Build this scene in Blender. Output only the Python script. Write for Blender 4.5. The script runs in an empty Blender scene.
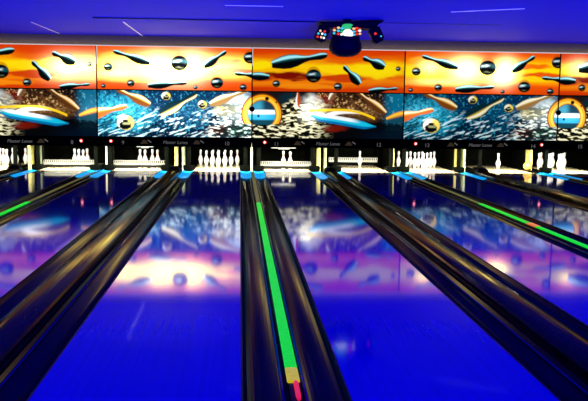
import bpy, bmesh, math, random
import numpy as np
from mathutils import Matrix, Vector
random.seed(4)
C = bpy.context.scene.collection
sc = bpy.context.scene
PI = math.pi

# ---------------------------------------------------------------- materials
def lin(c):
    return tuple((x/12.92 if x <= .04045 else ((x+.055)/1.055)**2.4) for x in c)
def mat(name, col, rough=.5, metal=0, emit=None, es=0, coat=0, noise=0, nscale=8, spec=.5, bump=0, crough=.03):
    m = bpy.data.materials.new(name); m.use_nodes = True
    nt = m.node_tree; b = nt.nodes['Principled BSDF']
    b.inputs['Base Color'].default_value = (*col, 1)
    b.inputs['Roughness'].default_value = rough
    b.inputs['Metallic'].default_value = metal
    b.inputs['Coat Weight'].default_value = coat
    b.inputs['Coat Roughness'].default_value = crough
    b.inputs['Specular IOR Level'].default_value = spec
    if emit:
        b.inputs['Emission Color'].default_value = (*emit, 1)
        b.inputs['Emission Strength'].default_value = es
    tc = nt.nodes.new('ShaderNodeTexCoord')
    n = nt.nodes.new('ShaderNodeTexNoise'); n.inputs['Scale'].default_value = nscale
    n.inputs['Detail'].default_value = 6
    nt.links.new(tc.outputs['Object'], n.inputs['Vector'])
    if noise:
        r = nt.nodes.new('ShaderNodeValToRGB')
        r.color_ramp.elements[0].position = .3; r.color_ramp.elements[1].position = .7
        r.color_ramp.elements[0].color = (*[c*(1-noise) for c in col], 1)
        r.color_ramp.elements[1].color = (*[min(1, c*(1+noise)) for c in col], 1)
        nt.links.new(n.outputs['Fac'], r.inputs['Fac']); nt.links.new(r.outputs['Color'], b.inputs['Base Color'])
    if bump:
        bp = nt.nodes.new('ShaderNodeBump'); bp.inputs['Strength'].default_value = bump
        bp.inputs['Distance'].default_value = .01
        nt.links.new(n.outputs['Fac'], bp.inputs['Height']); nt.links.new(bp.outputs['Normal'], b.inputs['Normal'])
    return m
M = {}
# glossy lane: boards running lengthways, a strong clear finish
def lane_material():
    m = bpy.data.materials.new('lane finish'); m.use_nodes = True
    nt = m.node_tree; b = nt.nodes['Principled BSDF']; L = nt.links.new
    tc = nt.nodes.new('ShaderNodeTexCoord')
    mp = nt.nodes.new('ShaderNodeMapping'); mp.inputs['Scale'].default_value = (36, .35, 1)
    L(tc.outputs['Object'], mp.inputs['Vector'])
    wn = nt.nodes.new('ShaderNodeTexNoise'); wn.inputs['Scale'].default_value = 1; wn.inputs['Detail'].default_value = 2
    L(mp.outputs['Vector'], wn.inputs['Vector'])
    r = nt.nodes.new('ShaderNodeValToRGB')
    r.color_ramp.elements[0].position = .35; r.color_ramp.elements[1].position = .65
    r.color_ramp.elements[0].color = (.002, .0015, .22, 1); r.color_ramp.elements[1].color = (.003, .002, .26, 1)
    L(wn.outputs['Fac'], r.inputs['Fac']); L(r.outputs['Color'], b.inputs['Base Color'])
    b.inputs['Roughness'].default_value = .055
    b.inputs['IOR'].default_value = 1.30
    b.inputs['Coat Weight'].default_value = 0; b.inputs['Coat Roughness'].default_value = .03
    # long shallow waviness of the surface
    mp2 = nt.nodes.new('ShaderNodeMapping'); mp2.inputs['Scale'].default_value = (9, 1.6, 1)
    L(tc.outputs['Object'], mp2.inputs['Vector'])
    n2 = nt.nodes.new('ShaderNodeTexNoise'); n2.inputs['Scale'].default_value = 1; n2.inputs['Detail'].default_value = 3
    L(mp2.outputs['Vector'], n2.inputs['Vector'])
    bp = nt.nodes.new('ShaderNodeBump'); bp.inputs['Strength'].default_value = .03; bp.inputs['Distance'].default_value = .006
    L(n2.outputs['Fac'], bp.inputs['Height']); L(bp.outputs['Normal'], b.inputs['Normal'])
    return m
M['lane'] = lane_material()
M['deck'] = mat('pin deck maple', (.86, .74, .42), .12, coat=.5, noise=.08, nscale=5)
M['gutter'] = mat('gutter plastic', (.004, .004, .010), .6, coat=.16, crough=.13, spec=.0, noise=.3, nscale=3)
M['streak_rod'] = mat('tan gutter streak', (.30, .22, .03), .4, spec=.2, coat=.3, crough=.1, noise=.3, nscale=2)  # for the rod that stands in for a reflected streak
M['cyan'] = mat('self lit cyan end plate', (.0, .30, .5), .35, emit=(.0, .33, .80), es=.95, noise=.15, nscale=20)  # emission put in to brighten the plates
M['cover'] = mat('brown return cover', (.040, .024, .004), .6, coat=.34, crough=.12, spec=.0, noise=.4, nscale=6, bump=.15)
M['edge'] = mat('black lane edge', (.004, .004, .004), .6, spec=.15)
M['green'] = mat('fluorescent green strip', (.0, .3, .0), .5, spec=.2, emit=(.0, .62, .03), es=1.0, noise=.25, nscale=30)
M['olive'] = mat('olive strip', (.10, .10, .0), .4, emit=(.10, .11, .01), es=.5, noise=.4, nscale=18)
M['redtip'] = mat('red fluorescent tip', (.6, .02, .0), .4, emit=(.75, .01, .08), es=.9)
M['orangetip'] = mat('orange fluorescent mark', (.7, .2, .02), .4, emit=(.8, .18, .03), es=.9)
M['yellowtip'] = mat('yellow green fluorescent end', (.4, .35, .0), .4, emit=(.50, .42, .01), es=.9, noise=.3, nscale=30)
M['pin'] = mat('white pin', (.9, .9, .88), .25, coat=.5)
M['redband'] = mat('red pin stripe', (.6, .05, .04), .3)
M['white'] = mat('white painted metal', (.55, .55, .50), .35, noise=.05, nscale=10)
M['emblem'] = mat('brown emblem print', (.05, .03, .01), .7, spec=0, emit=(.05, .035, .02), es=.6)
M['sweep'] = mat('grey white sweep board', (.10, .10, .09), .5, spec=.1, noise=.05)
M['black'] = mat('matt black', (.003, .003, .003), .8, spec=.02)
M['board'] = mat('black name board', (.003, .003, .003), .7, spec=.0)
M['pit'] = mat('dark pit cloth', (.0015, .002, .0012), .9, noise=.5, nscale=6, spec=.02)
M['grey'] = mat('grey lettering', (.16, .15, .05), .5, spec=.0, emit=(.13, .12, .12), es=.8)
M['frame'] = mat('glowing pale edging', (.3, .28, .05), .6, spec=.1, emit=(.8, .7, .6), es=.8, noise=.5, nscale=2.5)  # emission put in for light caught on the metal
M['darkframe'] = mat('dark brown edging', (.03, .006, .002), .8, spec=.0)
M['post_yellow'] = mat('yellow painted board', (.80, .72, .22), .4, noise=.25, nscale=9)
M['post_green'] = mat('pale green board', (.42, .50, .30), .4, noise=.35, nscale=9)
M['post_cream'] = mat('cream board', (.85, .80, .55), .4, noise=.1, nscale=9)
M['wall'] = mat('grey brown wall', (.32, .26, .03), .9, spec=.05, noise=.25, nscale=40)
M['ceil'] = mat('blue lit ceiling', (.035, .03, .80), .8, noise=.06, nscale=30, spec=.1)  # blue of the light wash put into the base colour
M['ceiltrim'] = mat('dark ceiling joint', (.02, .02, .05), .7)
M['pale_strip'] = mat('pale glowing ceiling strip', (.8, .8, .8), .3, emit=(.5, .5, .8), es=.28)  # glow put in, for thin rails and for painted light streaks
M['floor'] = mat('dark floor', (.01, .01, .014), .7, noise=.3, nscale=5)
M['tube'] = mat('lit tube', (.9, .9, .85), .4, emit=(1, .96, .82), es=2.2)
M['redlamp'] = mat('red lamp glow', (.8, .05, .05), .3, emit=(1, .07, .05), es=2.6)
M['whitelamp'] = mat('lamp core', (.9, .8, .8), .3, emit=(1, .65, .6), es=3.5)
M['discobody'] = mat('disco light housing', (.003, .003, .001), .6, spec=.05)
M['discobowl'] = mat('dark blue bowl', (.002, .002, .008), .6, spec=.06)

# ---------------------------------------------------------------- mesh helpers
def obj(name, bm, m, parent=None, loc=None, smooth=False):
    me = bpy.data.meshes.new(name); bm.normal_update(); bm.to_mesh(me); bm.free()
    if smooth:
        for p in me.polygons: p.use_smooth = True
    for mm in (m if isinstance(m, (list, tuple)) else [m]): me.materials.append(mm)
    o = bpy.data.objects.new(name, me); C.objects.link(o)
    if loc: o.location = loc
    if parent: o.parent = parent
    return o
def tag(o, label, cat, group=None):
    o['label'] = label; o['category'] = cat
    if group: o['group'] = group
    return o
def thing(name, label, cat, loc=(0, 0, 0), group=None):
    o = bpy.data.objects.new(name, None); C.objects.link(o); o.location = loc
    o.empty_display_size = .1
    return tag(o, label, cat, group)
def struct(name, bm, m):
    o = obj(name, bm, m); o['kind'] = 'structure'; return o
def box(bm, x0, x1, y0, y1, z0, z1, bevel=0):
    r = bmesh.ops.create_cube(bm, size=1, matrix=Matrix.Translation(((x0+x1)/2, (y0+y1)/2, (z0+z1)/2)) @ Matrix.Diagonal((abs(x1-x0), abs(y1-y0), abs(z1-z0), 1)))
    if bevel:
        es = {e for v in r['verts'] for e in v.link_edges}
        bmesh.ops.bevel(bm, geom=list(es), offset=bevel, segments=2, affect='EDGES')
    return bm
def B(*a, **k): return box(bmesh.new(), *a, **k)
def lathe(bm, prof, seg=20, mtx=Matrix.Identity(4)):
    rings = []
    for r, z in prof:
        if r < 1e-5: rings.append([bm.verts.new(mtx @ Vector((0, 0, z)))])
        else: rings.append([bm.verts.new(mtx @ Vector((r*math.cos(2*PI*i/seg), r*math.sin(2*PI*i/seg), z))) for i in range(seg)])
    for a, b in zip(rings, rings[1:]):
        for i in range(seg):
            j = (i+1) % seg
            if len(a) == 1 and len(b) == 1: continue
            if len(a) == 1: bm.faces.new((a[0], b[i], b[j]))
            elif len(b) == 1: bm.faces.new((a[i], b[0], a[j]))
            else: bm.faces.new((a[i], b[i], b[j], a[j]))
    bmesh.ops.recalc_face_normals(bm, faces=bm.faces[:])
    return bm
def sweep(bm, prof, y0, y1, ny=1):
    """extrude a closed x,z profile along Y"""
    rows = []
    for k in range(ny+1):
        y = y0+(y1-y0)*k/ny
        rows.append([bm.verts.new((x, y, z)) for x, z in prof])
    n = len(prof)
    for a, b in zip(rows, rows[1:]):
        for i in range(n):
            bm.faces.new((a[i], a[(i+1) % n], b[(i+1) % n], b[i]))
    bm.faces.new(rows[0]); bm.faces.new(list(reversed(rows[-1])))
    bmesh.ops.recalc_face_normals(bm, faces=bm.faces[:])
    return bm
def ball(bm, c, r, sx=1, sy=1, sz=1, seg=20):
    bmesh.ops.create_uvsphere(bm, u_segments=seg, v_segments=seg//2, radius=r, matrix=Matrix.Translation(c) @ Matrix.Diagonal((sx, sy, sz, 1)))
    return bm
def text(name, s, size, m, parent, loc, shear=0, ext=.004):
    cu = bpy.data.curves.new(name, 'FONT'); cu.body = s; cu.size = size; cu.shear = shear
    cu.align_x = 'CENTER'; cu.align_y = 'CENTER'; cu.extrude = ext; cu.resolution_u = 3
    t = bpy.data.objects.new(name, cu); C.objects.link(t)
    dg = bpy.context.evaluated_depsgraph_get()
    me = bpy.data.meshes.new_from_object(t.evaluated_get(dg))
    bpy.data.objects.remove(t); bpy.data.curves.remove(cu)
    me.name = name; me.materials.clear(); me.materials.append(m)
    me.transform(Matrix.Rotation(PI/2, 4, 'X'))
    o = bpy.data.objects.new(name, me); C.objects.link(o); o.parent = parent; o.location = loc
    return o

# ---------------------------------------------------------------- layout numbers (metres)
LW = 1.067; W1 = .5304; W2 = .7327; P = 2*LW+W1+W2
Y0, YD, YE = -19.1, -2.95, .25        # foul line end, start of cream deck and the lit stretch before it, end of deck
YM = -2.42                            # front face of the masking units
lane_x = {}
x = 0.0
lane_x[10] = -LW/2
lane_x[9] = -LW-W2-LW/2; lane_x[8] = lane_x[9]-LW-W1; lane_x[7] = lane_x[8]-LW-W2
lane_x[11] = W1+LW/2; lane_x[12] = lane_x[11]+LW+W2; lane_x[13] = lane_x[12]+LW+W1
lane_x[14] = lane_x[13]+LW+W2; lane_x[15] = lane_x[14]+LW+W1
LN = {7: 'the far left lane', 8: 'lane eight', 9: 'lane nine', 10: 'lane ten', 11: 'lane eleven', 12: 'lane twelve', 13: 'lane thirteen', 14: 'lane fourteen', 15: 'the far right lane'}
def side_wide(n):  # on which side of lane n the wide division lies: -1 left, +1 right
    return -1 if n % 2 == 0 else 1

# ---------------------------------------------------------------- the setting
struct('floor', B(-7.6, 11.6, -26, 1.5, -.30, -.16), M['floor'])
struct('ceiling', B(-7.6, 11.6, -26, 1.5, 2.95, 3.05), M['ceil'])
struct('wall_back', B(-7.6, 11.6, 1.4, 1.5, -.16, 2.95), M['pit'])
struct('wall_left', B(-7.7, -7.6, -26, 1.5, -.16, 2.95), M['pit'])
struct('wall_right', B(11.6, 11.7, -26, 1.5, -.16, 2.95), M['pit'])
struct('wall_front', B(-7.6, 11.6, -2.30, -2.18, 2.735, 2.95), M['wall'])      # band of wall over the masking units
struct('trim_1', B(-2.55, 1.30, -5.93, -5.87, 2.925, 2.95), M['ceiltrim'])
struct('trim_2', B(1.30, 4.6, -5.91, -5.89, 2.942, 2.95), M['ceiltrim'])
struct('trim_3', B(-3.86, -3.845, -4.85, -2.5, 2.942, 2.95), M['pale_strip'])
struct('trim_4', B(-2.14, -2.12, -5.2, -2.3, 2.940, 2.95), M['pale_strip'])
o = struct('light_streak_1', B(-.56, .56, -.012, .012, -.008, 0), M['pale_strip']); o.location = (3.72, -7.97, 2.95); o.rotation_euler.z = -.55  # pale streak of reflected light, built as a thin glowing strip
o = struct('light_streak_2', B(-.25, .62, -.008, .008, -.008, 0), M['pale_strip']); o.location = (.0, -7.93, 2.95)  # second reflected streak, also a glowing strip

# ---------------------------------------------------------------- printed artwork on the lit panels
def vnoise(u, v, sx, sy, seed, octaves=3):
    out = np.zeros_like(u); amp = 1; tot = 0
    for k in range(octaves):
        rs = np.random.RandomState(seed+k); T = rs.rand(128, 128)
        a = u/sx*2**k; b = v/sy*2**k
        i = np.floor(a).astype(int); j = np.floor(b).astype(int); fa = a-i; fb = b-j
        fa = fa*fa*(3-2*fa); fb = fb*fb*(3-2*fb)
        g = lambda p, q: T[p % 128, q % 128]
        out += amp*((g(i, j)*(1-fa)+g(i+1, j)*fa)*(1-fb)+(g(i, j+1)*(1-fa)+g(i+1, j+1)*fa)*fb)
        tot += amp; amp *= .5
    return out/tot
def sm(a, b, x):
    t = np.clip((x-a)/(b-a), 0, 1); return t*t*(3-2*t)
def L3(c): return np.array(lin([k/255 for k in c]))
def mixc(img, c, a):
    img += (L3(c)-img)*np.clip(a, 0, 1)[..., None]
PT = [0, .05, .12, .22, .32, .42, .55, .68, .80, .92, 1.0]
PWD = [.20, .42, .50, .42, .36, .50, .85, 1.0, .92, .68, .50]
def pin_art(img, U, V, h, b, w, dark=(2, 6, 8), mid=(14, 84, 92), lite=(170, 245, 255), flip=1):
    h = np.array(h, float); b = np.array(b, float); d = b-h; L = np.hypot(*d); d /= L; n = np.array([-d[1], d[0]])
    if n[1] > 0: n = -n
    t = ((U-h[0])*d[0]+(V-h[1])*d[1])/L; s = (U-h[0])*n[0]+(V-h[1])*n[1]
    hw = np.interp(t, PT, PWD)*w*.57
    inside = (t > 0) & (t < 1)
    a = inside*sm(.5, -.4, np.abs(s)-hw)
    q = s/np.maximum(hw, .1)*flip
    mixc(img, dark, a)
    mixc(img, mid, a*sm(-.1, .4, q)*.9)
    mixc(img, lite, a*sm(.25, .55, q)*sm(1.0, .7, q))
def ball_art(img, U, V, c, r, dark=(3, 4, 8), mid=(20, 70, 80), lite=(220, 245, 250)):
    wob = (vnoise(U, V, 3.5, 2.2, 55, 2)-.5)*1.6
    d = np.hypot(U-c[0], (V-c[1])*1.12); a = sm(.5, -.5, d-r)
    mixc(img, (170, 60, 8), sm(.5, -.5, np.hypot(U-c[0], V-c[1]+r*.35)-r*.92)*.55)
    mixc(img, dark, a)
    q = (V-c[1])/r*1.12
    mixc(img, mid, a*sm(-.75, -.35, q)*sm(.15, -.15, q+wob*.15))
    mixc(img, lite, a*sm(.24, .06, np.abs(q+.30+wob*.14+.15*(U-c[0])/r))*sm(.7, .1, np.abs(U-c[0]+.25*r)/r)*.85)
    mixc(img, (120, 130, 90), a*sm(.16, .03, np.abs(q-.60+wob*.2))*sm(.6, .1, np.abs(U-c[0])/r)*.4)
def sky_art(U, V, kind):
    img = np.zeros(U.shape+(3,)); W = V/43.
    nz = vnoise(U, V, 46, 9, 11+kind, 4)-.5
    y = W+nz*.26
    stops = [(-.2, (205, 50, 4)), (.08, (232, 88, 6)), (.24, (250, 150, 8)), (.36, (255, 215, 10)), (.60, (255, 222, 14)), (.72, (248, 150, 10)), (.84, (232, 82, 6)), (1.2, (190, 36, 4))]
    if kind: stops = [(-.2, (190, 34, 2)), (.10, (222, 66, 4)), (.24, (236, 110, 6)), (.36, (255, 205, 8)), (.52, (250, 180, 10)), (.62, (226, 84, 6)), (.78, (244, 130, 12)), (.90, (214, 62, 6)), (1.2, (170, 26, 2))]
    xs = [s[0] for s in stops]; cs = np.array([L3(s[1]) for s in stops])
    for k in range(3): img[..., k] = np.interp(y, xs, cs[:, k])
    def cloud(c, rx, ry, col, st=1):
        d = np.hypot((U-c[0])/rx, (V-c[1])/ry)+(vnoise(U, V, 14, 4, 31, 3)-.5)*.9
        mixc(img, col, st*sm(1.1, .6, d))
    if kind:
        cloud((34, 27), 24, 5, (120, 14, 4)); cloud((8, 17), 12, 5, (255, 225, 10)); cloud((10, 30), 14, 3, (170, 40, 6), .8)
        cloud((95, 20), 52, 6, (255, 215, 10)); cloud((96, 29), 26, 4.5, (205, 62, 6)); cloud((130, 22), 28, 9, (255, 225, 12), .9)
        cloud((60, 38), 40, 3, (250, 150, 16), .7)
        for h, b, w in (((75, 5.5), (19, 16), 12.5), ((92, 16.6), (109, 34.5), 9), ((111.5, 7.5), (134, 16.8), 10), ((148, 38.5), (118, 41.5), 5.5), ((-16, 27.3), (16.5, 28.5), 7.5)):
            pin_art(img, U, V, h, b, w)
        for c, r in (((61.5, 27), 7.6), ((23.8, 35.4), 3.8), ((86.5, 37.5), 4.2), ((147.8, 18.5), 2.5)): ball_art(img, U, V, c, r)
    else:
        cloud((120, 14), 26, 3.5, (238, 110, 8)); cloud((140, 24), 26, 5, (226, 86, 8)); cloud((20, 10), 26, 5, (250, 170, 10), .7)
        cloud((128, 27), 18, 3, (250, 200, 10)); cloud((40, 34), 40, 2.4, (250, 190, 60), .6)
        for h, b, w in (((16, 5), (52.5, 16.2), 8), ((89, 35.7), (50, 39), 7.5), ((128.5, 3.5), (106, 19), 8.2), ((137, 25.5), (170.5, 28.5), 7.5)):
            pin_art(img, U, V, h, b, w)
        for c, r in (((10.8, 21), 4.4), ((33, 37), 3.8), ((5.7, 40), 2.4), ((81.6, 16), 8.4), ((119.2, 35.3), 6.2), ((152.5, 9.5), 6.6), ((145.7, 39.6), 3.6), ((97.6, 40.3), 2.2)):
            ball_art(img, U, V, c, r)
    return img
def water_art(U, V, kind):
    img = np.zeros(U.shape+(3,))
    fl = vnoise(U+V*.5, V+U*.34, 5.6, 1.35, 71+kind, 2)        # slanting ripple flecks
    fh = vnoise(U, V+.6*np.sin(U*.35), 4.0, 1.35, 77, 2)
    sp = vnoise(U, V, 1.6, 1.6, 90+kind, 2)
    def blob(c, rx, ry, col, st=1, soft=.7):
        d = np.hypot((U-c[0])/rx, (V-c[1])/ry)+(vnoise(U, V, 10, 8, 35, 3)-.5)*.6
        mixc(img, col, st*sm(1.2, 1.2-soft, d))
    if kind == 0:
        mixc(img, (2, 46, 84), np.ones_like(U))
        blob((22, 24), 40, 26, (0, 165, 200), 1, 1.1)
        blob((100, 20), 26, 18, (10, 95, 135), .7, 1)
        mixc(img, (2, 8, 24), sm(24, 42, V-U*.05+(fl-.5)*14)*sm(34, 70, U)*.95)
        mixc(img, (2, 22, 50), sm(38, 46, V)*.8)
        mixc(img, (60, 195, 225), sm(.62, .80, sp)*.55)
        mixc(img, (0, 30, 56), sm(.45, .32, sp)*.6); mixc(img, (0, 10, 26), sm(.44, .30, fl)*sm(12, 30, V)*.8)
        mixc(img, (210, 240, 248), sm(.62, .72, fl)*sm(12, 28, V)*.9)
        blob((142, 22), 18, 22, (235, 250, 250), .95, .9)
        blob((122, 38), 15, 6, (80, 12, 6), .95); blob((142, 38), 12, 7, (40, 130, 110), .9); blob((128, 18), 16, 6, (235, 215, 130), .6)
        mixc(img, (0, 50, 60), sm(.56, .44, fh)*sm(112, 130, U)*.75*sm(6, 14, V))
        mixc(img, (20, 20, 16), sm(.50, .40, fh)*sm(104, 122, U)*sm(22, 34, V)*.85)
        mixc(img, (245, 250, 235), sm(.56, .66, fh)*sm(100, 122, U)*sm(10, 26, V))
        # orange tinted pins and balls seen in the water
        pin_art(img, U, V, (29, 15.5), (-17, 27), 10, (210, 90, 10), (250, 190, 60), (255, 245, 215))
        pin_art(img, U, V, (19, -1), (52, 14), 8.5, (120, 60, 10), (245, 190, 60), (255, 240, 200))
        pin_art(img, U, V, (99, 2.5), (62, 23), 10, (6, 40, 50), (235, 200, 60), (250, 250, 220), -1)
        pin_art(img, U, V, (150, -2), (112, 13), 8, (150, 110, 60), (245, 225, 150), (255, 250, 230))
        for c, r in (((27.5, 32), 8.4), ((68, 5), 4.4), ((104.5, 13), 4.4)):
            d = np.hypot(U-c[0], (V-c[1])*1.15); a = sm(.6, -.6, d-r)
            mixc(img, (60, 44, 10), sm(1.0, -.2, d-r-.6)*.6)
            mixc(img, (250, 220, 90), a); mixc(img, (255, 255, 240), a*sm(r*.1, -r*.5, U-c[0]+(V-c[1])*.5))
            w2 = (vnoise(U, V, 2.4, 1.6, 57, 2)-.5)*2
            mixc(img, (3, 8, 14), sm(r*.84, r*.66, np.hypot(U-c[0]+r*.05, (V-c[1]-r*.32)*1.5)+w2))
            mixc(img, (3, 8, 14), sm(r*.30, r*.16, np.hypot((U-c[0])*.6, (V-c[1]+r*.22)*1.6)+w2*.4))
            mixc(img, (190, 190, 130), sm(r*.20, r*.05, np.abs(V-c[1]-r*.12))*sm(r*.6, r*.3, np.abs(U-c[0]-.1*r))*.7)
    else:
        mixc(img, (26, 20, 20), np.ones_like(U))
        blob((92, 12), 42, 16, (70, 40, 20), .9, 1); blob((112, 18), 26, 14, (130, 86, 44), .7, 1)
        blob((72, 8), 12, 8, (120, 26, 10), .8); blob((40, 6), 16, 8, (10, 40, 52), .9)
        mixc(img, (240, 190, 120), sm(.62, .80, sp)*sm(55, 75, U)*sm(140, 120, U)*sm(26, 14, V)*.7)
        mixc(img, (10, 8, 10), sm(.42, .28, sp)*sm(55, 75, U)*.7)
        mixc(img, (6, 105, 140), sm(130, 143, U+(sp-.5)*8)*.95)
        mixc(img, (120, 215, 235), sm(.68, .82, sp)*sm(130, 143, U)*.5)
        mixc(img, (3, 5, 9), sm(26, 32, V+(fh-.5)*6)*.95)
        blob((58, 18), 14, 18, (245, 250, 245), .95, .9)
        zone = sm(84, 56, U)*sm(12, 20, V+sm(26, 40, U)*8)
        mixc(img, (6, 10, 10), zone*.8)
        mixc(img, (150, 135, 80), sm(.44, .54, fh)*zone); mixc(img, (250, 246, 205), sm(.52, .61, fh)*zone)
        blob((84, 36), 14, 4, (120, 22, 8), .8)
        mixc(img, (2, 16, 34), sm(32, 46, V)*sm(100, 130, U)*.8)
        # long curved pin lying in the water
        cy = 18+np.abs((U-98)/32)**2*9-1
        mixc(img, (250, 250, 245), (U > 66)*(U < 122)*sm(.5, -.5, np.abs(V-cy-1.5)-2.2*sm(126, 96, U)*sm(62, 78, U)))
        c2 = 21+(U-58)*.16
        t = sm(56, 70, U)*sm(128, 112, U)
        mixc(img, (0, 110, 170), (t > .02)*sm(.6, -.6, np.abs(V-c2-2.3)-4.0*t))
        mixc(img, (20, 190, 225), (t > .02)*sm(.6, -.6, np.abs(V-c2-1.4)-2.4*t))
        mixc(img, (245, 252, 252), (t > .02)*sm(.6, -.6, np.abs(V-c2+.6)-1.8*t)*sm(112, 98, U))
        ye = 17+((U-90)/36.)**2*9*(U > 90)+((90-U)/36.)**2*1.5*(U <= 90)
        mixc(img, (252, 205, 20), (U > 58)*(U < 125)*sm(.4, -.4, np.abs(V-ye)-1.3))
        pin_art(img, U, V, (104, -3), (136, 20), 8, (90, 50, 20), (245, 180, 60), (255, 235, 200))
        pin_art(img, U, V, (88, -8), (78, 7), 6, (120, 80, 50), (235, 200, 160), (255, 250, 240))
        pin_art(img, U, V, (46, -6), (46, 14), 5, (150, 50, 10), (235, 120, 30), (230, 245, 250))
        pin_art(img, U, V, (183, 15.5), (137, 27), 10, (16, 70, 90), (245, 150, 20), (255, 200, 60))
    # the orange ring with a blue ball inside, half on each panel
    cx = 10 if kind else 164
    d = np.hypot((U-cx)/20, (V-22)/20.5); up = (V < 32)
    mixc(img, (120, 40, 10), up*sm(1.04, .99, d)*sm(.60, .66, d))
    mixc(img, (250, 170, 20), up*sm(.97, .93, d)*sm(.66, .72, d))
    mixc(img, (255, 230, 90), up*sm(.86, .80, d)*sm(.70, .76, d)*.7)
    e = sm(.68, .63, d)*(V < 33)
    mixc(img, (20, 60, 80), e); mixc(img, (60, 170, 205), e*sm(21, 14, V)*sm(10, 2, U-cx+6)*.8)
    mixc(img, (235, 252, 255), e*sm(17, 18.5, V)*sm(23.5, 21.5, V))
    mixc(img, (20, 175, 225), e*sm(21.5, 23.5, V)*sm(29, 27, V)); mixc(img, (14, 70, 90), e*sm(27.5, 29.5, V))
    mixc(img, (10, 40, 90), sm(1.6, 1.0, np.hypot(U-cx+4, V-24)))
    mixc(img, (20, 16, 14), sm(2.4, 1.6, np.hypot(U-cx-4.5, V-6.5))); mixc(img, (40, 20, 10), sm(1.2, .6, np.hypot(U-cx-14, V-10)))
    return img
def graphic_panel(name, parent, x0, x1, z0, z1, kind, water, hot, gain, nx=300, nz=90):
    wpx = 154.; hpx = 46. if water else 43.
    u = np.linspace(0, wpx, nx+1); v = np.linspace(0, hpx, nz+1)
    U, V = np.meshgrid(u, v)
    img = (water_art if water else sky_art)(U, V, kind)
    g = np.full(U.shape, gain)
    add = np.zeros(U.shape)
    for (cu, cv, ru, rv, s) in hot:                             # glow of lamps behind the sheet, painted into its colours
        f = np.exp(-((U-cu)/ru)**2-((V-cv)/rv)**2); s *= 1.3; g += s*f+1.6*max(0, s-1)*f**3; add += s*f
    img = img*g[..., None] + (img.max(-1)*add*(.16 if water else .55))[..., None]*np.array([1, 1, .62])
    X = x0+(x1-x0)*U/wpx; Z = z1-(z1-z0)*V/hpx
    co = np.stack([X, np.full_like(X, YM-.004), Z], -1).reshape(-1, 3)
    i = np.arange(nz)[:, None]*(nx+1)+np.arange(nx)[None, :]
    f = np.stack([i, i+nx+1, i+nx+2, i+1], -1).reshape(-1, 4)
    nv = len(co); back = co.copy(); back[:, 1] += .03          # the sheet has a thickness
    c4 = [0, nx, (nz+1)*(nx+1)-1, nz*(nx+1)]
    verts = co.tolist()+[back[k].tolist() for k in c4]
    faces = f.tolist()+[[nv, nv+1, nv+2, nv+3]]
    me = bpy.data.meshes.new(name); me.from_pydata(verts, [], faces); me.update()
    ca = me.color_attributes.new('print', 'FLOAT_COLOR', 'POINT')
    col = np.ones((nv+4, 4), np.float32); col[:nv, :3] = img.reshape(-1, 3); col[nv:, :3] = 0
    ca.data.foreach_set('color', col.ravel())
    me.materials.append(M['print'])
    o = bpy.data.objects.new(name, me); C.objects.link(o); o.parent = parent
    return o
def print_material():
    m = bpy.data.materials.new('backlit print'); m.use_nodes = True
    nt = m.node_tree; b = nt.nodes['Principled BSDF']; L = nt.links.new
    a = nt.nodes.new('ShaderNodeVertexColor'); a.layer_name = 'print'
    b.inputs['Base Color'].default_value = (0, 0, 0, 1)
    b.inputs['Roughness'].default_value = .9; b.inputs['Specular IOR Level'].default_value = 0
    L(a.outputs['Color'], b.inputs['Emission Color']); b.inputs['Emission Strength'].default_value = 1.0
    return m
M['print'] = print_material()

# ---------------------------------------------------------------- masking units
seams = [-6.46, -3.10, .245, 3.61, 7.12, 10.45]
kinds = [1, 0, 1, 0, 1]
unit_names = ['lit masking unit at the far left, long curved pin in brown water above number eight',
              'brightest lit masking unit, washed out sky and cyan water, above number nine',
              'deep orange lit masking unit with ringed blue ball, above number eleven',
              'lit masking unit with white hot spots and dark blue water above number thirteen',
              'lit masking unit cut by the right edge of the photo']
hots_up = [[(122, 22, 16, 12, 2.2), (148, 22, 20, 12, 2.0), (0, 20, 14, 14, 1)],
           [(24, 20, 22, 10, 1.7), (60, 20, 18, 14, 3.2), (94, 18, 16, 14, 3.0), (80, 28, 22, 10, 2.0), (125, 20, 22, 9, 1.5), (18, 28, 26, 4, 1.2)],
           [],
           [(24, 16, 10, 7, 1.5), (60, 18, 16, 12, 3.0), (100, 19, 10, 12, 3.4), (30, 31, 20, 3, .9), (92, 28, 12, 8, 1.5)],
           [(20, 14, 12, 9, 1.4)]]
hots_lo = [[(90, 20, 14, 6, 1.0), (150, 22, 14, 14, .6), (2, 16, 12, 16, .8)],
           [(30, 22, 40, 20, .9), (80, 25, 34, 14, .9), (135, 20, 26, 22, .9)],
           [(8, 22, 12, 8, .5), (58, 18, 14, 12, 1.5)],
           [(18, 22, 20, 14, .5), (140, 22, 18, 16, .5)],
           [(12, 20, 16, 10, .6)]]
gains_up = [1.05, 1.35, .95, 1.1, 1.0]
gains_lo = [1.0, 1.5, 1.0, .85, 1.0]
numbers = [(None, '8'), ('9', '10'), ('11', '12'), ('13', '14'), ('15', None)]
lamps = [(0, 1), (1, 0), (1, 0), (1, 1), (0, 0)]
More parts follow.
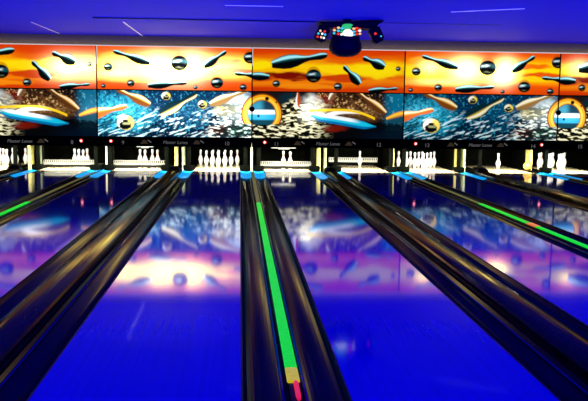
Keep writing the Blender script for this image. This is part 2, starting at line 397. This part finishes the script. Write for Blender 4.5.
for k in range(5):
    xa, xb = seams[k], seams[k+1]
    t = thing('masking_unit', unit_names[k], 'masking unit', ((xa+xb)/2, YM, .56), 'masking units over the pins')
    off = Vector((-(xa+xb)/2, -YM, -.56))
    T = Matrix.Translation(off)
    def P_(name, bm, m, **kw):
        bmesh.ops.transform(bm, matrix=T, verts=bm.verts[:]); return obj(name, bm, m, t, **kw)
    body = B(xa+.004, xb-.004, YM+.03, YM+.12, .563, 2.72)
    P_('back_box', body, M['black'])
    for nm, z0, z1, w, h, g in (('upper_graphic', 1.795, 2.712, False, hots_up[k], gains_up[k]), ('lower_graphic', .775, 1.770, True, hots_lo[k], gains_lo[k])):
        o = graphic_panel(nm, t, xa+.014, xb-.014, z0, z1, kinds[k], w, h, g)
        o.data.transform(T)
    P_('divider_rail', B(xa+.004, xb-.004, YM-.008, YM+.03, 1.771, 1.794), M['darkframe'])
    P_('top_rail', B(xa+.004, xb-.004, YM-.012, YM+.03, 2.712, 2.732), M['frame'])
    P_('side_rail', B(xa+.001, xa+.014, YM-.010, YM+.03, .775, 2.712), M['darkframe'])
    P_('side_rail', B(xb-.014, xb-.001, YM-.010, YM+.03, .775, 2.712), M['darkframe'])
    if k in (1, 2):
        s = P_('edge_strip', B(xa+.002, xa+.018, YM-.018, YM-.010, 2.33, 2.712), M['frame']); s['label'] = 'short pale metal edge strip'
    nb = P_('name_board', B(xa+.004, xb-.004, YM-.012, YM+.03, .563, .775, bevel=.004), M['board'])
    cx = 0
    yb = -.019
    text('lettering', 'Master Lanes', .100, M['grey'], nb, (0 if k else .02, yb, .093), shear=.25)
    for n, sx in zip(numbers[k], (-1, 1)):
        if n: text('lane_number', n, .118, M['grey'], nb, ((xb-xa)/2*sx-sx*.545, yb, .078))
    for sx in (-.64, .50):
        bm = bmesh.new()
        q = [bm.verts.new((sx-.12+a, yb+.004, .06+b)) for a, b in ((0, 0), (.17, 0), (.13, .075), (.07, .09))]
        r = [bm.verts.new(v.co+Vector((0, .008, 0))) for v in q]
        bm.faces.new(q); bm.faces.new(r[::-1])
        for i in range(4): bm.faces.new((q[i], r[i], r[(i+1) % 4], q[(i+1) % 4]))
        bmesh.ops.recalc_face_normals(bm, faces=bm.faces[:])
        obj('mountain_emblem', bm, M['emblem'], nb)
        bm = B(-.045, .045, -.004, .004, -.011, .011)
        e = obj('dash_emblem', bm, M['grey'], nb, loc=(sx+.085, yb, .115)); e.rotation_euler.y = .6
    for on, sx in zip(lamps[k], (-1, 1)):
        if not on: continue
        bm = bmesh.new(); ball(bm, (0, 0, 0), .034, sy=.5)
        l = obj('red_lamp', bm, M['redlamp'], nb, loc=((xb-xa)/2*sx-sx*(.285 if sx < 0 else .35), yb-.008, .115), smooth=True)
        bm = bmesh.new(); ball(bm, (0, 0, 0), .017, sy=.6); obj('lamp_core', bm, M['whitelamp'], l, loc=(0, -.014, 0), smooth=True)
        l['label'] = 'small glowing red lamp'
for xs_, lb in ((.245, 'black round fixing knob on the panel joint above number ten'), (7.12, 'black round fixing knob on the joint between the two rightmost lit units')):
    bm = bmesh.new(); lathe(bm, [(0, 0), (.035, 0), (.06, .012), (.06, .03), (.05, .045), (0, .05)], 20, Matrix.Rotation(PI/2, 4, 'X'))
    tag(obj('fixing_knob', bm, M['black'], loc=(xs_, YM-.012, 1.40), smooth=False), lb, 'knob')

# ---------------------------------------------------------------- lanes
for n in range(7, 16):
    cx = lane_x[n]
    lab = {7: 'bowling lane cut by the left edge of the photo, next to lane eight', 8: 'blue bowling lane with four pins behind a sweep bar below number eight',
           9: 'blue bowling lane with four pins behind a sweep bar below number nine', 10: 'blue bowling lane with a full rack of pins, left of the near green strip',
           11: 'blue bowling lane with two pins, right of the near green strip', 12: 'blue bowling lane with one pin before a sweep bar, below number twelve',
           13: 'blue bowling lane with a full rack of pins below number thirteen', 14: 'blue bowling lane with a single pin below number fourteen',
           15: 'bowling lane at the far right edge, mostly out of the photo'}[n]
    t = thing('bowling_lane', lab, 'bowling lane', (cx, Y0, 0), 'bowling lanes')
    bm = bmesh.new()
    box(bm, -LW/2+.012, LW/2-.012, 0, YD-Y0, -.06, 0)
    obj('lane_surface', bm, M['lane'], t)
    for s in (-1, 1):
        obj('edge_board', B(s*LW/2, s*(LW/2-.012), 0, YE-Y0, -.12, .001), M['edge'], t)
    o = obj('pin_deck', B(-LW/2+.012, LW/2-.012, YD-Y0, YE-Y0, -.06, 0), M['deck'], t); o['label'] = 'cream wooden pin deck with painted lit stretch'  # cream runs forward to stand for the lamplit stretch

# ---------------------------------------------------------------- gutters
GW = .235
def gutter_profile(w, depth=.062, n=12, th=.008):
    top = [(-w/2+w*i/n, -depth*math.sin(PI*i/n)**.6-.004) for i in range(n+1)]
    bot = [(x, z-th) for x, z in reversed(top)]
    return top+bot
for n in range(7, 16):
    for s, word in ((-1, 'left'), (1, 'right')):
        if (n, s) == (7, -1) or (n, s) == (15, 1): continue
        cx = lane_x[n]+s*(LW/2+GW/2)
        t = thing('gutter', 'dark concave gutter along the %s side of %s' % (word, LN[n]), 'gutter', (cx, Y0, 0), 'lane gutters')
        bm = bmesh.new(); sweep(bm, gutter_profile(GW-.004), 0, -3.45-Y0)
        g = obj('channel', bm, M['gutter'], t, smooth=False)
        bm = bmesh.new(); sweep(bm, gutter_profile(GW-.004, .03), -3.45-Y0, -1.75-Y0)
        e = obj('end_plate', bm, M['cyan'], t); e['label'] = 'bright cyan gutter end'
        bm = bmesh.new(); sweep(bm, gutter_profile(GW-.004, .06), -1.75-Y0, YE-Y0)
        obj('pit_channel', bm, M['black'], t)
        # thin added rod for the reflected streak, on the side away from the lane
        lx = s*(GW/2-.030)
        bm = bmesh.new(); lathe(bm, [(0, 0), (.009, 0), (.009, -3.45-Y0), (0, -3.45-Y0)], 12, Matrix.Translation((lx, 0, -.030)) @ Matrix.Rotation(-PI/2, 4, 'X'))
        obj('streak_rod', bm, M['streak_rod'], t, smooth=True)

# ---------------------------------------------------------------- divisions between the gutters
lane_pairs_narrow = [(8, 9), (10, 11), (12, 13), (14, 15)]
lane_pairs_wide = [(7, 8), (9, 10), (11, 12), (13, 14)]
for a, b in lane_pairs_narrow:
    cx = (lane_x[a]+lane_x[b])/2
    t = thing('divider_strip', 'narrow divider with a fluorescent green strip between %s and %s' % (LN[a], LN[b]), 'divider', (cx, Y0, 0), 'green divider strips')
    w = .026
    obj('base', B(-w, w, 0, -2.5-Y0, -.12, .006), M['edge'], t)
    obj('green_strip', B(-w-.008, w+.008, -15.95-Y0, -8.2-Y0, .006, .022, bevel=.004), M['green'], t)['label'] = 'fluorescent green strip'
    obj('olive_strip', B(-w-.004, w+.004, -8.2-Y0, -2.5-Y0, .006, .018, bevel=.003), M['olive'], t)['label'] = 'dull olive strip'
    obj('yellow_end', B(-w-.008, w+.008, -16.17-Y0, -15.95-Y0, .006, .022, bevel=.004), M['yellowtip'], t)
    bm = bmesh.new(); lathe(bm, [(0, 0), (.010, .01), (.014, .05), (.014, .24), (.010, .26), (0, .26)], 12, Matrix.Translation((.010, -16.435-Y0, .016)) @ Matrix.Rotation(-PI/2, 4, 'X'))
    obj('red_tip', bm, M['redtip'], t)['label'] = 'red rounded tip'
    if a == 12:
        obj('orange_mark', B(-w-.010, w+.010, -10.6-Y0, -10.3-Y0, .007, .025), M['orangetip'], t)['label'] = 'orange mark on the green strip'
for a, b in lane_pairs_wide:
    cx = (lane_x[a]+lane_x[b])/2
    w = (W2-2*GW)/2-.007
    t = thing('ball_return_cover', 'raised brown rounded ball return cover between %s and %s' % (LN[a], LN[b]), 'ball return cover', (cx, Y0, 0), 'raised ball return covers')
    prof = [(-w, -.10), (-w-.004, .03)]
    for i in range(13):
        q = PI*(1-i/12); prof.append(((w+.004)*math.cos(q)*1.0, .035+.065*math.sin(q)**.7 if 0 < i < 12 else .035))
    prof += [(w+.004, .03), (w, -.10)]
    ys = [0, 2.9, 5.9, 8.9, 11.9, -2.75-Y0]
    for i in range(5):
        bm = bmesh.new(); sweep(bm, prof, ys[i]+.006, ys[i+1]-.006)
        obj('cover_section', bm, M['cover'], t)
    bm = bmesh.new()
    pr2 = [(x*1.0, (z+.0)*1.55 if z > 0 else z) for x, z in prof]
    sweep(bm, pr2, -2.75-Y0, -2.52-Y0)
    obj('end_cap', bm, M['edge'], t)['label'] = 'dark end cowl'

# ---------------------------------------------------------------- kickback boards beside the decks
def kick(cx, w, m, label, y0=-1.05, y1=.25, z1=.60, lean=0):
    bm = B(-w/2, w/2, y0, y0+.32, -.15, z1, bevel=.004)
    o = obj('kickback_board', bm, m, loc=(cx, 0, 0))
    obj('rear_board', B(-w/2, w/2, y0+.321, y1, -.15, z1), M['pit'], o)['label'] = 'dark rear board'; tag(o, label, 'kickback board', 'boards between the pin decks')
    return o
for a, b in lane_pairs_narrow:
    cx = (lane_x[a]+lane_x[b])/2
    kick(cx, .055, M['post_cream'] if a in (8, 10) else M['post_yellow'], 'narrow pale upright board between the pins of %s and %s' % (LN[a], LN[b]))
for a, b in lane_pairs_wide:
    cx = (lane_x[a]+lane_x[b])/2
    kick(cx-.085, .07, M['post_yellow'], 'yellow upright board between the pins of %s and %s' % (LN[a], LN[b]))
    kick(cx+.075, .06, M['post_green'], 'pale green upright board between the pins of %s and %s' % (LN[a], LN[b]), y0=-.95)
# dark machine legs flanking every kickback
for n in range(7, 16):
    for s, word in ((-1, 'left'), (1, 'right')):
        if (n, s) in ((7, -1), (14, 1), (15, 1)): continue
        t = thing('machine_leg', 'dark pinsetter leg at the %s edge of the pin deck of %s' % (word, LN[n]), 'pinsetter leg', (lane_x[n]+s*(LW/2+.115), -1.62, 0), 'pinsetter legs')
        obj('upright', B(-.045, .045, -.02, .02, .08, .60, bevel=.004), M['pit'], t)
        obj('foot_block', B(-.125, .122, -.10, .10, .0015, .10, bevel=.01), M['pit'], t)

# ---------------------------------------------------------------- pins
prof = [(0, 0), (.0255, 0), (.0286, .006), (.0358, .019), (.0453, .057), (.0556, .086), (.0605, .114), (.0579, .149), (.0466, .184), (.0313, .222), (.0247, .241), (.0233, .254), (.0241, .276), (.0285, .305), (.0323, .338), (.0315, .352), (.026, .368), (.015, .378), (0, .381)]
bm = bmesh.new(); lathe(bm, prof, 20)
pin0 = obj('bowling_pin', bm, M['pin'], smooth=True)
band = bmesh.new(); lathe(band, [(.0245, .243), (.0252, .243), (.0242, .250), (.0235, .250)], 20)
lathe(band, [(.0240, .258), (.0246, .258), (.0250, .265), (.0243, .265)], 20)
band0 = obj('neck_stripes', band, M['redband'], pin0, smooth=True); band0['label'] = 'red neck stripes'
S = .1524; R = .264
pos = {1: (0, -3), 2: (-S, -2), 3: (S, -2), 4: (-2*S, -1), 5: (0, -1), 6: (2*S, -1), 7: (-3*S, 0), 8: (-S, 0), 9: (S, 0), 10: (3*S, 0)}
where = {1: 'front point', 2: 'second row left', 3: 'second row right', 4: 'third row left', 5: 'third row middle', 6: 'third row right', 7: 'back row left corner', 8: 'back row second from left', 9: 'back row third from left', 10: 'back row right corner'}
racks = {7: range(1, 11), 8: (8, 5, 9, 3), 9: (8, 5, 9, 6), 10: range(1, 11), 11: (5, 3), 12: (9,), 13: range(1, 11), 14: (3,), 15: range(1, 11)}
few = {8: {8: 'leftmost', 5: 'second from left', 3: 'third from left', 9: 'rightmost'}, 9: {8: 'leftmost', 5: 'second from left', 9: 'third from left', 6: 'rightmost'}, 11: {5: 'left', 3: 'right'}}
first = True
for n, rk in racks.items():
    for p in rk:
        if first: o, bnd, first = pin0, band0, False
        else:
            o = pin0.copy(); C.objects.link(o); bnd = band0.copy(); C.objects.link(bnd); bnd.parent = o
        o.location = (lane_x[n]+pos[p][0], pos[p][1]*R, 0)
        lane_w = 'on '+LN[n]
        if len(list(rk)) == 10: lb = 'white bowling pin, %s, full rack %s' % (where[p], lane_w)
        elif n in few: lb = 'white bowling pin, %s of the %s left standing %s' % (few[n][p], {2: 'two', 4: 'four'}[len(rk)], lane_w)
        else: lb = 'single white bowling pin left standing %s' % lane_w
        tag(o, lb, 'bowling pin', 'bowling pins standing %s' % lane_w)

# ---------------------------------------------------------------- sweep bars, pin tables, pin lights
for n, ysw in ((8, -1.33), (9, -1.33), (11, -1.33), (12, .16)):
    t = thing('sweep_bar', 'white ridged sweep bar lying across the pin deck of %s' % LN[n], 'sweep bar', (lane_x[n], ysw, 0), 'white sweep bars')
    hw = .60 if n != 12 else .63
    zb = .07 if n != 12 else .08
    obj('bar', B(-hw, hw, -.02, .02, zb, zb+.115, bevel=.006), M['sweep'] if n != 12 else M['white'], t)
    bm = bmesh.new()
    for i in range(26):
        xx = -hw+.03+i*(2*hw-.06)/25
        box(bm, xx-.009, xx+.009, -.024, -.0195, zb+.055, zb+.104)
    o = obj('ridges', bm, M['black'], t); o['kind'] = 'stuff'
    obj('lower_edge', B(-hw, hw, -.024, .018, zb-.045, zb-.001), M['black'], t)
    for s in (-1, 1):
        obj('arm', B(s*hw-.014, s*hw+.014, -.015, .015, .002 if n == 12 else zb+.02, .60, bevel=.003), M['pit'], t)
for n, hw, dx in ((9, .20, .02), (11, .30, .0)):
    t = thing('pin_table', 'pale pin table plate hanging over the pins of %s' % LN[n], 'pin table', (lane_x[n]+dx, -.40, .40), 'pin tables')
    obj('plate', B(-hw, hw, -.05, .2, .045, .065, bevel=.004), M['white'], t)
    obj('cup_rail', B(-hw*.45, hw*.45, -.07, -.04, .022, .05, bevel=.004), M['white'], t)
    for s in (-1, 1): obj('hanger', B(s*hw*.8-.01, s*hw*.8+.01, .1, .12, .065, 1.1), M['pit'], t)
for n in range(7, 16):
    cx = lane_x[n]
    lb = 'lit white lamp strip behind the masking, over the pins of %s' % LN[n]
    t = thing('pin_lamp', lb, 'lamp', (cx, -2.02, .60), 'pin deck lamps')  # pin lamp fitted behind the masking unit, not hung
    obj('housing', B(-.52, .52, -.06, -.04, -.01, .12), M['black'], t)
    obj('reflector', B(-.52, .52, -.04, .05, .10, .12), M['white'], t)
    bm = bmesh.new(); lathe(bm, [(0, -.49), (.018, -.49), (.018, .49), (0, .49)], 12, Matrix.Translation((0, 0, .015)) @ Matrix.Rotation(PI/2, 4, 'Y'))
    obj('lamp_tube', bm, M['tube'], t, smooth=True)
    ld = bpy.data.lights.new('pin_light', 'AREA'); ld.shape = 'RECTANGLE'; ld.size = .98; ld.size_y = .06
    ld.energy = 90; ld.color = (1, .95, .78); ld.spread = 2.2
    lo = bpy.data.objects.new('pin_light', ld); C.objects.link(lo); lo.location = (cx, -1.93, .62)
    lo.rotation_euler = (math.radians(34), 0, 0)                # aimed back and down at the deck
# pinsetter curtain behind each deck
for n in range(7, 16):
    o = obj('pit_curtain', B(-.60, .60, 0, .03, -.1, .75), M['pit'], loc=(lane_x[n], .55, 0))
    tag(o, 'black pit curtain behind the pins of %s' % LN[n], 'curtain', 'pit curtains')

# orange bowling ball resting at the foot of the board between lanes 14 and 15
bm = bmesh.new(); ball(bm, (0, 0, .108), .108, seg=28)
M['ball'] = mat('orange swirled ball', (.85, .40, .05), .2, coat=.8, noise=.6, nscale=6)
tag(obj('bowling_ball', bm, M['ball'], loc=((lane_x[14]+lane_x[15])/2-.17, -1.30, .0), smooth=True), 'orange yellow bowling ball at the foot of the board left of the far right lane', 'bowling ball')

# ---------------------------------------------------------------- disco light on the ceiling
D = thing('disco_light', 'black ceiling disco light with three heads and coloured lenses', 'disco light', (1.80, -6.3, 2.95))
bm = bmesh.new()
v = [(-.50, -.2, -.07), (.62, -.2, -.02), (.42, -.2, -.16), (-.36, -.2, -.16)]
f0 = [bm.verts.new(p) for p in v]; f1 = [bm.verts.new((a, .2, c)) for a, b, c in v]
bm.faces.new(f0); bm.faces.new(f1[::-1])
for i in range(4): bm.faces.new((f0[i], f1[i], f1[(i+1) % 4], f0[(i+1) % 4]))
bmesh.ops.recalc_face_normals(bm, faces=bm.faces[:]); bmesh.ops.bevel(bm, geom=bm.edges[:], offset=.01, segments=2, affect='EDGES')
obj('mounting_plate', bm, M['discobody'], D)
obj('ceiling_bracket', B(-.06, .06, -.05, .05, -.08, 0), M['discobody'], D)
bm = bmesh.new(); lathe(bm, [(0, -.64), (.12, -.63), (.22, -.59), (.272, -.53), (.285, -.48), (.27, -.42), (.24, -.33), (.20, -.24), (.19, -.16), (0, -.15)], 32)
obj('bowl', bm, M['discobowl'], D, loc=(-.03, -.08, 0), smooth=True)
# lens holder ring between plate and bowl
bm = bmesh.new(); lathe(bm, [(0, -.15), (.17, -.15), (.235, -.19), (.25, -.25), (.235, -.33), (.2, -.36), (0, -.36)], 28)
core = obj('lens_head', bm, M['discobody'], D, loc=(-.02, -.04, 0), smooth=True)
cols = {'white': (1, .98, .9), 'red': (1, .03, .0), 'cyan': (.05, .55, .9), 'green': (.05, .9, .3), 'amber': (1, .6, .3)}
for k_, c_ in cols.items(): M['lens_'+k_] = mat('lens '+k_, (.01, .01, .0), .4, spec=.1, emit=c_, es=1.3 if k_ == 'white' else (1.1 if k_ != 'green' else .6))
def lens(parent, p, r, c, sx=1, sz=1, name='lens'):
    bm = bmesh.new(); ball(bm, (0, 0, 0), r, sx=sx, sy=.45, sz=sz, seg=16)
    o = obj(name, bm, M['lens_'+c], parent, loc=p, smooth=True); o['label'] = '%s lit lens' % c
rr = random.Random(2)
lens(core, (.0, -.235, -.27), .085, 'white', 1.1, 1)
lens(core, (.03, -.22, -.33), .06, 'white', 1.5, .6)
lens(core, (-.02, -.225, -.15), .065, 'green', 1.3, .8)
lens(core, (.02, -.18, -.115), .045, 'green', 1.6, .5)
for i, row in enumerate((-.205, -.255, -.305)):
    for j, xx in enumerate((-.215, -.155, -.10, .10, .155, .215)):
        yy = -math.sqrt(max(.001, .25**2-xx*xx))-.012
        c = [['red', 'amber', 'cyan', 'amber', 'red', 'red'], ['amber', 'cyan', 'green', 'cyan', 'red', 'white'], ['cyan', 'red', 'white', 'cyan', 'red', 'amber']][i][j]
        lens(core, (xx, yy, row+abs(xx)*.25), .024, c, 1.2, .8)
for s, cx_, cz_ in ((-1, -.43, -.25), (1, .50, -.25)):
    bm = bmesh.new(); box(bm, -.10, .10, -.10, .10, -.14, .14, bevel=.03)
    h = obj('side_head', bm, M['discobody'], D, loc=(cx_, -.02, cz_)); h.rotation_euler = (0, s*-.45 if s > 0 else .45, 0)
    a = obj('arm', B(-.12, .12, -.03, .03, -.03, .03, bevel=.008), M['discobody'], D, loc=(cx_-s*.08, 0, -.14)); a.rotation_euler = (0, s*.5, 0)
    if s < 0:
        for q, (xx, zz, c) in enumerate(((-.05, .02, 'amber'), (.02, .045, 'red'), (-.06, -.035, 'cyan'), (.0, -.01, 'white'), (.05, .0, 'cyan'), (-.05, -.09, 'red'), (.01, -.07, 'amber'), (.055, -.06, 'white'))):
            lens(h, (xx, -.105, zz), .020, c)
    else:
        lens(h, (-.02, -.105, .02), .022, 'red'); lens(h, (.05, -.105, -.06), .015, 'cyan')
bm = bmesh.new(); lathe(bm, [(0, 0), (.018, 0), (.018, 1.2), (0, 1.2)], 10, Matrix.Translation((-.45, 0, -.085)) @ Matrix.Rotation(-PI/2, 4, 'Y'))
# the supply cable runs along the ceiling
bm.free()

# ---------------------------------------------------------------- lights
def area(name, loc, rot, sx, sy, e, col, spread=PI):
    ld = bpy.data.lights.new(name, 'AREA'); ld.shape = 'RECTANGLE'; ld.size = sx; ld.size_y = sy
    ld.energy = e; ld.color = col; ld.spread = spread
    o = bpy.data.objects.new(name, ld); C.objects.link(o); o.location = loc; o.rotation_euler = rot; return o
BL = (.0, .0, 1)
# unseen blue light added behind the camera, washing the ceiling only
area('blue_ceiling_fill', (1.6, -21.4, .4), (math.radians(90+9.5), 0, 0), 15, .3, 310, BL, math.radians(13))
# unseen blue light added over the near half of the lanes, facing down
area('blue_lane_fill', (1.6, -15.0, 2.9), (0, 0, 0), 15, 8.6, 1000, BL, math.radians(96))

# weak warm fill added above the masking units to brighten the band of wall
area('wall_fill', (2.0, -2.37, 2.74), (math.radians(150), 0, 0), 17, .03, 3.2, (1, .85, .8))
w = bpy.data.worlds.new('world'); sc.world = w; w.use_nodes = True
w.node_tree.nodes['Background'].inputs['Color'].default_value = (0, 0, .004, 1)

# ---------------------------------------------------------------- camera
f, yaw, pit, roll = 807.99, .0681, .1147, .012
cy, sy, cp, sp = math.cos(yaw), math.sin(yaw), math.cos(pit), math.sin(pit)
fw = Vector((sy*cp, cy*cp, -sp)); r = Vector((cy, -sy, 0)); u = r.cross(fw)
r2 = math.cos(roll)*r+math.sin(roll)*u; u2 = -math.sin(roll)*r+math.cos(roll)*u
cam = bpy.data.cameras.new('camera'); cam.sensor_width = 36; cam.lens = f/588*36; cam.clip_start = .05
co = bpy.data.objects.new('camera', cam); C.objects.link(co)
co.matrix_world = Matrix(((r2.x, u2.x, -fw.x, -.024), (r2.y, u2.y, -fw.y, -20.2692), (r2.z, u2.z, -fw.z, 1.4471), (0, 0, 0, 1)))
sc.camera = co
sc.view_settings.view_transform = 'Standard'; sc.view_settings.look = 'None'
sc.view_settings.exposure = 0; sc.view_settings.gamma = 1; sc.view_settings.use_curve_mapping = False
sc.cycles.use_denoising = True
sc.cycles.max_bounces = 6
sc.cycles.sample_clamp_indirect = 6
